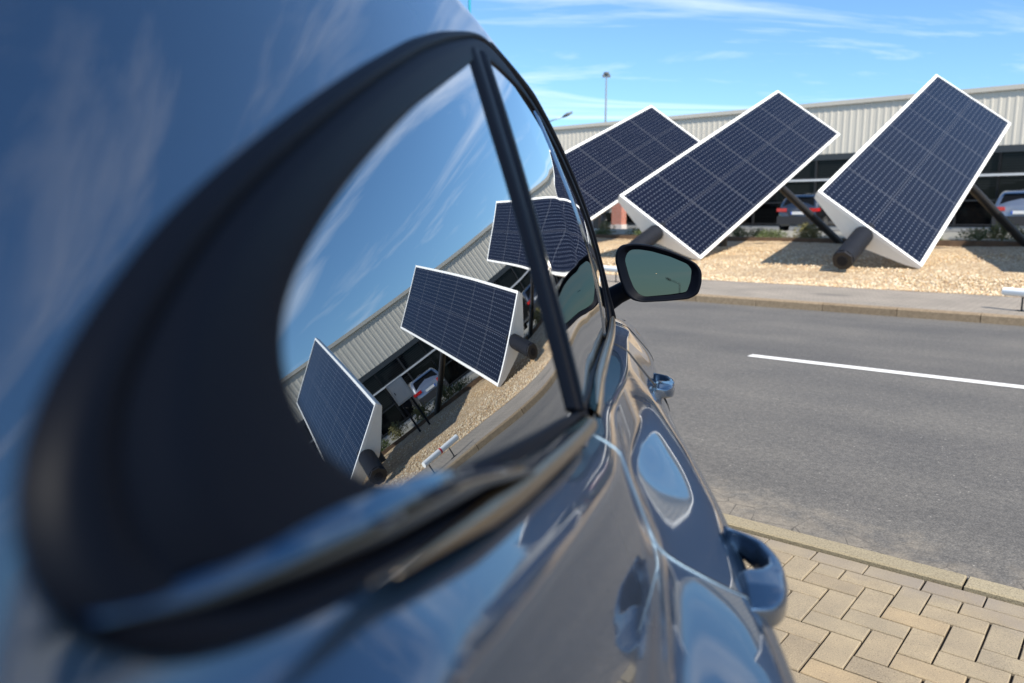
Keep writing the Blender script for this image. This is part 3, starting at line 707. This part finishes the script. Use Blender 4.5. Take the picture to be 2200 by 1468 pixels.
def make_array():
    Bo = Vector((8.72, 16.5, .3))
    def A(x, y, z): return Bo + D2*x + D1*y + DN*z - Vector((8.72, 16.5, .22))   # x in [-WD,0], y in [0,LG]
    root = empty('solar_array', (0, 0, 0))
    fw = .075
    b = MB(); uv = []
    b.add([A(-WD+fw, fw, .0), A(-fw, fw, 0), A(-fw, LG-fw, 0), A(-WD+fw, LG-fw, 0)], [(0, 1, 2, 3)])
    o = b.build('solar_face', M_CELLS, root, uv=[(0, 2), (0, 0), (6, 0), (6, 2)])
    b = MB()                                   # white border, a little proud
    def bar(x0, x1, y0, y1):
        b.add([A(x, y, z) for z in (-.06, .018) for x, y in ((x0, y0), (x1, y0), (x1, y1), (x0, y1))], [(4, 5, 6, 7), (3, 2, 1, 0)]+[(i, (i+1) % 4, 4+(i+1) % 4, 4+i) for i in range(4)])
    bar(-WD, -WD+fw, 0, LG); bar(-fw, 0, 0, LG); bar(-WD+fw, -fw, 0, fw); bar(-WD+fw, -fw, LG-fw, LG)
    b.build('border', M_WHITE, root)
    # shallow V shaped sheet-metal housing below the face
    sec = [(-WD+.01, -.062), (-WD+.03, -.16), (-1.62, -.47), (-1.44, -.50), (-1.27, -.47), (-.26, -.17), (-.01, -.062)]
    b = MB(); n = len(sec)
    vs = [A(x, 0.004, z) for x, z in sec]+[A(x, LG-.004, z) for x, z in sec]
    b.add(vs, [(i, i+1, n+i+1, n+i) for i in range(n-1)]+[(n-1, 0, n, 2*n-1)]); b.build('housing', M_CAP, root)
    for y_ in (0.0, LG):
        b = MB(); s_ = 1 if y_ == 0 else -1
        b.add([A(x, y_-.0*s_, z) for x, z in sec]+[A(x, y_+.003*s_, z) for x, z in sec], [tuple(range(n)), tuple(range(n, 2*n))[::-1]]+[(i, (i+1) % n, n+(i+1) % n, n+i) for i in range(n)])
        b.build('end_cap', M_CAP, root)
    # axle tube that sticks out of the lower end
    b = MB(); c0 = A(-1.34, .25, -.20); ax = -D1
    cut = c0+ax*1.62
    b.tube([c0, cut], .215, n=28, up=(0, 0, 1)); ax_o = b.build('axle_tube', M_DARKSTEEL, root, smooth=True, angle=40)
    b = MB(); c1 = cut+ax*.002
    b.tube([c1-ax*.03, c1+ax*.06], [.214, .205], n=8, up=(.3, 0, 1)); b.build('tube_flange', M_STRUT, ax_o)
    b = MB(); b.tube([c1+ax*.03, c1+ax*.075], .11, n=8); b.build('tube_bolt', M_DARKSTEEL, ax_o)
    # strut from the ground behind to the underside, and its ground plate
    foot = Vector((10.65, 24.99, .44))-Vector((4.777, 19.654, .3))+Vector((8.72, 16.5, .3))-Vector((8.72, 16.5, .22))
    top = A(-.45, LG*.545, -.22); top2 = top+(top-foot).normalized()*.1
    b = MB(); b.tube([foot, top2], .115, n=16); st = b.build('support_strut', M_STRUT, root, smooth=True, angle=40)
    b = MB(); b.box(foot+Vector((0, 0, .02)), (.6, .6, .05)); b.build('foot_plate', M_STRUT, st)
    mast_top = A(-1.40, LG*.42, -.45)
    b = MB(); b.tube([(mast_top.x+.02, mast_top.y+.01, .25), mast_top], .15, n=16); b.build('mast', M_STRUT, root, smooth=True, angle=40)
    return root
def copy_tree(o, parent=None):
    c = o.copy(); COL.objects.link(c); c.parent = parent
    for ch in list(o.children): copy_tree(ch, c)
    return c
arr = make_array(); arr.location = Vector((8.72, 16.5, .22))
G_ = 'tilted solar arrays on the gravel bed'
tag(arr, 'rightmost of the three solar arrays seen directly, its dark tube end low on the gravel', 'solar array', G_)
for pos, lab in (((4.777, 19.654), 'middle of the three solar arrays, tilted behind the wing mirror'), ((.932, 23.369), 'leftmost solar array, partly hidden behind the windscreen pillar'),
                 ((8.72+5.0*U.x, 16.5+5.0*U.y), 'solar array seen only mirrored at the left end of the rear side glass')):
    c = copy_tree(arr); c.location = (pos[0], pos[1], .22); tag(c, lab, 'solar array', G_)

# ------------------------------------------------------------------ building
BN = 41.0; BZ0 = .72
bl = empty('industrial_hall', W(-8, BN, BZ0), TH, 'long flat roofed hall with pale ribbed cladding above a dark glazed front', 'building')
def bbuild(mb, name, mat, parent=None, **kw):
    mb.v = [p-W(-8, BN, BZ0) for p in mb.v]; q = Matrix.Rotation(-TH, 3, 'Z'); mb.v = [q @ p for p in mb.v]
    return mb.build(name, mat, parent or bl, **kw)
UA, UB = -38.0, 44.0
CLB, CLT = 4.50, 6.86
b = MB(); prof = []; u = UA; pitch = .315
while u < UB:
    prof += [(u, 0), (u+.17, 0), (u+.215, .013), (u+.29, .013)]; u += pitch
rows = [[W(a, BN-d, z) for a, d in prof] for z in (CLB, CLT)]
b.grid(rows); bbuild(b, 'cladding', simple('pale_ribbed_metal', (.60, .555, .475), .6, var=.03, vscale=.4))
b = MB(); b.box(W((UA+UB)/2, BN+.02, CLT+.09), (UB-UA, .26, .20), TH); bbuild(b, 'parapet_cap', simple('parapet_metal', (.50, .47, .41), .5, var=.04))
b = MB(); b.box(W((UA+UB)/2, BN+10.2, 3.75), (UB-UA-.1, 19.8, 6.1), TH); bbuild(b, 'wall', simple('hall_wall', (.12, .12, .12), .7))
b = MB(); b.box(W((UA+UB)/2, BN-.03, CLB-.16), (UB-UA, .30, .30), TH); bbuild(b, 'lintel', simple('dark_lintel', (.035, .04, .045), .4))
b = MB(); b.box(W((UA+UB)/2, BN-.50, 3.20), (UB-UA-2, .10, .10), TH); bbuild(b, 'facade_rail', simple('pale_rail', (.55, .56, .57), .4))
b = MB(); b.box(W((UA+UB)/2, BN-.01, .80), (UB-UA, .30, .22), TH); bbuild(b, 'plinth', simple('plinth_concrete', (.3, .3, .29), .8))
# storefront glass: dark, slats visible in the upper part
m, nt, bs = newmat('store_glass'); co = objco(nt); sx = nd(nt, 'ShaderNodeSeparateXYZ'); nt.links.new(co, sx.inputs[0])
fz = math_(nt, 'FRACT', math_(nt, 'MULTIPLY', sx.outputs[2], 9.0)); sl = math_(nt, 'LESS_THAN', fz, .45)
upz = math_(nt, 'GREATER_THAN', math_(nt, 'ADD', sx.outputs[2], math_(nt, 'MULTIPLY', noise(nt, .35, 1, .5, co), 3.0)), 3.4)
cg = mixc(nt, math_(nt, 'MULTIPLY', sl, upz), (.003, .0035, .004), (.017, .019, .021))
nt.links.new(cg, bs.inputs['Base Color']); setv(bs, Roughness=.05); bs.inputs['Specular IOR Level'].default_value = .12; M_STORE = m
M_MULL = simple('window_mullion', (.014, .015, .017), .5)
k = 0; u = UA+.3
while u < UB-3.2:
    w = 3.2
    b = MB(); b.add([W(u+.05, BN-.10, .92), W(u+w-.05, BN-.10, .92), W(u+w-.05, BN-.10, CLB-.32), W(u+.05, BN-.10, CLB-.32)], [(0, 1, 2, 3)]); p = bbuild(b, 'window', M_STORE)
    b = MB()
    for a in (u, u+w*.5, u+w): b.box(W(a, BN-.14, (CLB+.6)/2), (.09, .14, CLB-1.25), TH)
    for z in (1.0, 2.1, 3.3): b.box(W(u+w/2, BN-.145, z), (w, .11, .07), TH)
    c = MB(); c.v = b.v; c.f = b.f; c.m = b.m; bbuild(c, 'window_frame', M_MULL, p)
    u += w; k += 1
# brick gable pillar, grey stone wall and small things at the left end
def rbox_thing(name, u, n_, z0, d, mat, lab, cat, group=None):
    b = MB(); b.box(W(u, n_, z0+d[2]/2), d, TH); o = b.build(name, mat, origin=W(u, n_, z0), rz=TH); return tag(o, lab, cat, group)
m, nt, bs = newmat('red_brick'); co = objco(nt); mp = nd(nt, 'ShaderNodeMapping'); nt.links.new(co, mp.inputs[0]); mp.inputs['Rotation'].default_value = (R(90), 0, 0)
bk = nd(nt, 'ShaderNodeTexBrick'); setv(bk, Scale=1.0, Mortar_Size=.01, Brick_Width=.24, Row_Height=.08); bk.inputs['Color1'].default_value = (.42, .12, .07, 1); bk.inputs['Color2'].default_value = (.34, .10, .06, 1); bk.inputs['Mortar'].default_value = (.35, .3, .27, 1)
nt.links.new(mp.outputs[0], bk.inputs['Vector']); nt.links.new(bk.outputs['Color'], bs.inputs['Base Color']); setv(bs, Roughness=.9); M_BRICK = m
def brick_pillar(u, lab):
    o = empty('brick_pillar', W(u, 36.5, .72), TH, lab, 'pillar')
    b = MB(); b.box((0, 0, 1.35), (.62, .5, 2.7)); b.build('shaft', M_BRICK, o)
    b = MB(); b.box((0, 0, 2.74), (.72, .6, .08)); b.build('coping', simple('coping', (.4, .38, .35), .7), o)
    b = MB(); b.box((0, 0, .12), (.68, .55, .26)); b.build('footing', simple('footing', (.5, .45, .42), .8), o)
brick_pillar(-22.65, 'red brick pillar standing left of the middle array')
M_GAB = simple('grey_stone_blocks', (.12, .12, .12), .9, var=.5, vscale=5, bmp=.6)
def stone_wall(u, w, lab):
    o = empty('stone_wall', W(u, 37.4, .72), TH, lab, 'wall')
    b = MB(); rnd = random.Random(int(w*10)); hrow = .22
    for r_ in range(9):
        x = -w/2
        while x < w/2:
            l = rnd.uniform(.3, .6); b.box((x+l/2, rnd.uniform(-.02, .02), .11+r_*hrow), (l-.015, .4, hrow-.015)); x += l
    b.build('blocks', M_GAB, o); b = MB(); b.box((0, 0, 2.02), (w, .46, .06)); b.build('coping', simple('dark_coping', (.07, .07, .07), .7), o)
stone_wall(-25.6, 2.6, 'grey stone block wall left of the brick pillar'); stone_wall(-19.5, 4.6, 'grey stone block wall right of the brick pillar')
o = empty('planter_box', W(-23.9, 35.6, .72), TH, 'pale square planter with a green shrub beside the brick pillar', 'planter')
b = MB(); b.box((0, 0, .35), (.7, .7, .7)); b.box((0, 0, .72), (.76, .76, .05)); b.build('tub', simple('pale_tub', (.42, .42, .40), .7), o)
p = shrub_mesh(.5, 1.3, 900, 9); p.v = [q+Vector((0, 0, .7)) for q in p.v]; p.build('foliage', M_LEAF, o)
o = empty('charging_post', W(-23.2, 35.2, .72), TH, 'slim dark post with pale cap in front of the brick pillar', 'post')
b = MB(); b.box((0, 0, .65), (.32, .25, 1.3)); b.build('column', M_STRUT, o); b = MB(); b.box((0, -.02, 1.36), (.34, .28, .12)); b.build('top', simple('post_cap', (.6, .6, .6), .5), o)
b = MB(); b.box((0, -.13, .95), (.18, .02, .3)); b.build('screen', simple('post_screen', (.03, .04, .05), .1), o)

# ------------------------------------------------------------------ parked SUVs in front of the hall, tails to us
def car_far(u, n_, col, lab):
    root = empty('parked_suv', W(u, n_, .72), TH, lab, 'car', 'cars parked before the hall')
    # local frame: x right (along the hall), y away from us, z up; n_ is the tail
    pm_ = paint('suv_paint', col, .3)
    def sect(y):   # half width and heights along the length 0..4.5
        top = smooth_tab([0, .12, .35, .8, 2.4, 3.1, 3.5, 4.3, 4.5], [.98, 1.12, 1.42, 1.60, 1.60, 1.22, 1.04, .88, .62], y)
        wl = smooth_tab([0, .3, 1, 3.5, 4.2, 4.5], [.78, .88, .92, .92, .86, .70], y)
        belt = smooth_tab([0, .3, 3.2, 4.5], [.98, 1.0, .96, .60], y)
        return top, wl, min(belt, top-.01)
    rows = []
    for i in range(46):
        y = 4.5*i/45; top, wl, belt = sect(y); tw = wl-.17*min(1, (top-belt)/.55)-.03
        half = [(0, .28), (wl-.12, .26), (wl-.02, .34), (wl, .55), (wl, .75), (wl-.03, belt), (wl-.10*(top-belt)/.6-.03, belt+(top-belt)*.45), (tw, top-.07), (tw-.10, top-.012), (tw*.5, top), (0, top+.01)]
        rows.append([Vector((x, y, z)) for x, z in half]+[Vector((-x, y, z)) for x, z in half[-2:0:-1]])
    b = MB(); b.grid(rows, closed_c=True); n0 = len(rows[0]); b.f.append(tuple(range(n0))); b.m.append(0); b.f.append(tuple(len(b.v)-n0+j for j in range(n0))); b.m.append(0)
    bd = b.build('body', pm_, root, smooth=True, angle=45)
    dg = simple('suv_glass', (.006, .007, .009), .25, spec=.06)
    b = MB(); b.add([(-.66, .085, 1.06), (.66, .085, 1.06), (.56, .35, 1.47), (-.56, .35, 1.47)], [(0, 1, 2, 3)]); b.add([(-.66, .10, 1.04), (.66, .10, 1.04), (.56, .37, 1.46), (-.56, .37, 1.46)], [(0, 1, 2, 3)])
    b.build('rear_window', dg, root)
    for s in (-1, 1):
        b = MB(); b.add([(s*.905, .75, 1.03), (s*.905, 3.0, 1.02), (s*.80, 2.55, 1.44), (s*.79, .95, 1.47)], [(0, 1, 2, 3)]); b.build('side_window', dg, root)
        b = MB(); b.box((s*.66, .02, .93), (.40, .10, .14)); b.box((s*.83, .12, .94), (.10, .22, .13)); b.build('tail_light', M_RED, root)
        b = MB(); b.tube([(s*.72, -.0, .40), (s*.40, -.02, .40)], .03, n=8); b.build('exhaust', M_CHROME, root)
        for wy in (.85, 3.6):
            b = MB(); b.tube([(s*.72, wy, .34), (s*.93, wy, .34)], .34, n=24); wl_ = b.build('wheel', M_TYRE, root, smooth=True, angle=40)
            b = MB(); b.tube([(s*.90, wy, .34), (s*.945, wy, .34)], .22, n=16); b.build('rim', M_RIM, wl_, smooth=True, angle=40)
    b = MB(); b.box((0, -.03, .50), (1.62, .16, .34)); b.build('bumper', simple('bumper_black', (.03, .03, .033), .5), root)
    b = MB(); b.box((0, -.01, .80), (.52, .05, .115)); pl = b.build('number_plate', simple('plate_white', (.75, .75, .75), .4), root)
    b = MB(); b.box((-.235, -.038, .80), (.05, .01, .11)); b.build('plate_band', simple('plate_blue', (.02, .10, .5), .4), pl)
    b = MB(); b.box((0, .36, 1.585), (1.05, .22, .03)); b.build('roof_spoiler', M_GLOSS, root)
    return root
car_far(-11.75, 33.0, (.05, .053, .06), 'dark grey parked car seen between the middle and right arrays')
car_far(-3.85, 33.0, (.36, .37, .39), 'silver parked car at the right edge of the photo')
car_far(1.4, 33.0, (.07, .075, .085), 'grey parked car to the right of the silver one, seen mirrored')
car_far(-8.9, 33.2, (.02, .02, .022), 'black parked car hidden mostly behind the right array')

# ------------------------------------------------------------------ small things
# switch cabinet on a bracket behind the right arrays
o = empty('switch_cabinet', W(-1.95, 24.0, .45), TH, 'grey metal switch cabinet on a post behind the arrays, seen in the glass', 'cabinet')
b = MB(); b.box((0, 0, 1.55), (.62, .22, .8)); b.build('cabinet_box', simple('cabinet_grey', (.45, .46, .46), .5), o)
b = MB(); b.box((0, -.118, 1.55), (.50, .015, .68)); dr = b.build('cabinet_door', simple('cabinet_door_grey', (.55, .56, .55), .45), o)
b = MB(); b.box((.2, -.135, 1.55), (.03, .02, .09)); b.build('lock', M_STRUT, dr)
b = MB(); b.box((-.2, .05, .62), (.07, .07, 1.24)); b.box((.2, .05, .62), (.07, .07, 1.24)); b.build('stand', M_DARKSTEEL, o)
# red and white barrier bars on low feet at the back of the far pavement
M_BWHITE = simple('barrier_white', (.82, .82, .80), .4); M_BRED = simple('barrier_red', (.55, .03, .03), .4)
def barrier(p0, p1, z, lab):
    a, c = W(p0[0], p0[1], z), W(p1[0], p1[1], z); d = c-a; root = empty('barrier_bar', W(p0[0], p0[1], .12), 0, lab, 'barrier', 'low barrier bars')
    o0 = W(p0[0], p0[1], .12); b = MB()
    b.tube([a-o0+d*.02*0, a-o0+d], .055, n=16); bar_ = b.build('bar', M_BWHITE, root, smooth=True, angle=40)
    for t in (.5,):
        b = MB(); b.tube([a-o0+d*t, a-o0+d*(t+.045)], .0565, n=16); b.build('red_band', M_BRED, bar_, smooth=True, angle=40)
    for t in (.3, .9):
        b = MB(); q = a-o0+d*t; b.tube([(q.x, q.y, 0.0), (q.x, q.y, q.z)], .012, n=8); b.box((q.x, q.y, .004), (.10, .10, .008)); b.build('foot', M_STRUT, root)
barrier((-1.52, 12.30), (-.75, 11.95), .36, 'white barrier bar with red bands at the right edge above the far pavement')
barrier((-8.35, 12.9), (-7.05, 12.45), .36, 'white barrier bar behind the arm of the wing mirror')
# street lamp beyond the hall, tall mast, blue pole and a lamp behind the viewer
def lamp(u, n_, h, arm, lab, rz=0.0, z0=.72):
    o = empty('street_lamp', W(u, n_, z0), rz, lab, 'street lamp')
    b = MB(); b.tube([(0, 0, 0), (0, 0, h*.5), (0, 0, h)], [.09, .07, .05], n=12); b.build('column', simple('lamp_steel', (.28, .29, .30), .45, metal=.5), o, smooth=True)
    b = MB(); b.tube([(0, 0, h-.05), (arm*.5, 0, h+.22), (arm, 0, h+.42)], [.045, .04, .035], n=10); b.build('arm', simple('lamp_arm_steel', (.22, .23, .24), .45, metal=.5), o, smooth=True)
    b = MB(); b.tube([(arm-.05, 0, h+.41), (arm+.25, 0, h+.56), (arm+.65, 0, h+.74)], [.06, .13, .06], n=12, sx=1.3); b.build('lamp_head', simple('lamp_head_grey', (.08, .09, .10), .5), o, smooth=True)
lamp(-35.1, 46.0, 7.35, 1.45, 'street lamp with a slanted head above the roof beside the windscreen pillar', -R(10))
lq = CR*1.0+CF*(-95.0)
lamp(lq.dot(U), lq.dot(N), 5.7, 1.2, 'street lamp behind the viewer, seen small in the wing mirror', R(190), 0)
o = empty('light_mast', W(-45.3, 70, 0), 0, 'tall thin pale mast with a small dark head rising over the roof', 'mast')
b = MB(); b.tube([(0, 0, 0), (0, 0, 9), (0, 0, 15.9)], [.15, .11, .07], n=12); b.build('shaft', simple('mast_grey', (.13, .15, .17), .6), o, smooth=True)
b = MB(); b.tube([(0, 0, 15.85), (0, 0, 16.05)], .28, n=12); b.box((-.25, 0, 15.7), (.3, .3, .25)); b.box((.25, 0, 15.7), (.3, .3, .25)); b.build('floodlight', simple('mast_head', (.10, .11, .12), .6), o)
o = empty('flag_pole', W(-22.97, 25, 0), 0, 'turquoise pole rising behind the roof of the car at the top', 'pole')
b = MB(); b.tube([(0, 0, 0), (0, 0, 10), (0, 0, 14)], [.07, .06, .05], n=12); b.build('shaft', simple('turquoise_paint', (.02, .27, .38), .4), o, smooth=True)
b = MB(); b.tube([(0, 0, 13.95), (0, 0, 14.1)], .08, n=12); b.build('pole_cap', simple('pole_cap', (.5, .5, .5), .4), o)

# ------------------------------------------------------------------ light
SD = Vector((.34, -.62, .74)).normalized()
el = math.asin(SD.z); az = math.atan2(SD.x, SD.y)
sun = bpy.data.lights.new('sun', 'SUN'); sun.energy = 4.6; sun.angle = R(.53); sun.color = (1.0, .93, .81)
so = bpy.data.objects.new('sun', sun); link(so); so.rotation_euler = SD.to_track_quat('Z', 'Y').to_euler(); so.location = (10, -10, 20)
w = bpy.data.worlds.new('World'); scene.world = w; w.use_nodes = True; nt = w.node_tree
bg = nt.nodes['Background']; sky = nd(nt, 'ShaderNodeTexSky', sky_type='NISHITA'); sky.sun_disc = False; sky.sun_elevation = el; sky.sun_rotation = az
sky.air_density = 1.0; sky.dust_density = .35; sky.ozone_density = 3.0
tc = nd(nt, 'ShaderNodeTexCoord'); sx = nd(nt, 'ShaderNodeSeparateXYZ'); nt.links.new(tc.outputs['Generated'], sx.inputs[0])
zz = math_(nt, 'ADD', math_(nt, 'MAXIMUM', sx.outputs[2], 0.0), .12)
px = math_(nt, 'DIVIDE', sx.outputs[0], zz); py = math_(nt, 'DIVIDE', sx.outputs[1], zz)
cb = nd(nt, 'ShaderNodeCombineXYZ'); nt.links.new(px, cb.inputs[0]); nt.links.new(py, cb.inputs[1])
mp = nd(nt, 'ShaderNodeMapping'); nt.links.new(cb.outputs[0], mp.inputs[0]); mp.inputs['Rotation'].default_value = (0, 0, R(28)); mp.inputs['Scale'].default_value = (.45, 1.5, 1)
n1 = noise(nt, 1.15, 9, .60, mp.outputs[0], .9)
mp2 = nd(nt, 'ShaderNodeMapping'); nt.links.new(cb.outputs[0], mp2.inputs[0]); mp2.inputs['Location'].default_value = (3.1, 1.7, 0); mp2.inputs['Scale'].default_value = (.35, .35, 1)
n2 = noise(nt, .9, 3, .5, mp2.outputs[0])
cl = math_(nt, 'ADD', n1, math_(nt, 'MULTIPLY', math_(nt, 'SUBTRACT', n2, .5), .55))
mask = ramp(nt, cl, [(.505, (0, 0, 0)), (.62, (.34, .34, .34)), (.78, (.95, .95, .95))])
skc = mixc(nt, 1.0, sky.outputs[0], (.72, .95, 1.10), 'MULTIPLY')
colr = mixc(nt, math_(nt, 'MULTIPLY', mask, .8), skc, (8.6, 8.9, 9.3))
nt.links.new(colr, bg.inputs['Color']); bg.inputs['Strength'].default_value = .10

# ------------------------------------------------------------------ camera
cam = bpy.data.cameras.new('camera'); co_ = bpy.data.objects.new('camera', cam); link(co_); scene.camera = co_
cam.sensor_width = 36; cam.lens = 36*1660/2200; cam.clip_start = .01; cam.clip_end = 2000
co_.location = (0, 0, H); co_.rotation_euler = (R(90)-math.atan(267/1660), 0, 0)
cam.dof.use_dof = True; cam.dof.focus_distance = 2.6; cam.dof.aperture_fstop = 3.3
scene.view_settings.view_transform = 'Standard'; scene.view_settings.look = 'None'; scene.view_settings.exposure = .85; scene.view_settings.gamma = 1
try:
    scene.cycles.max_bounces = 8; scene.cycles.sample_clamp_indirect = 8
except Exception: pass
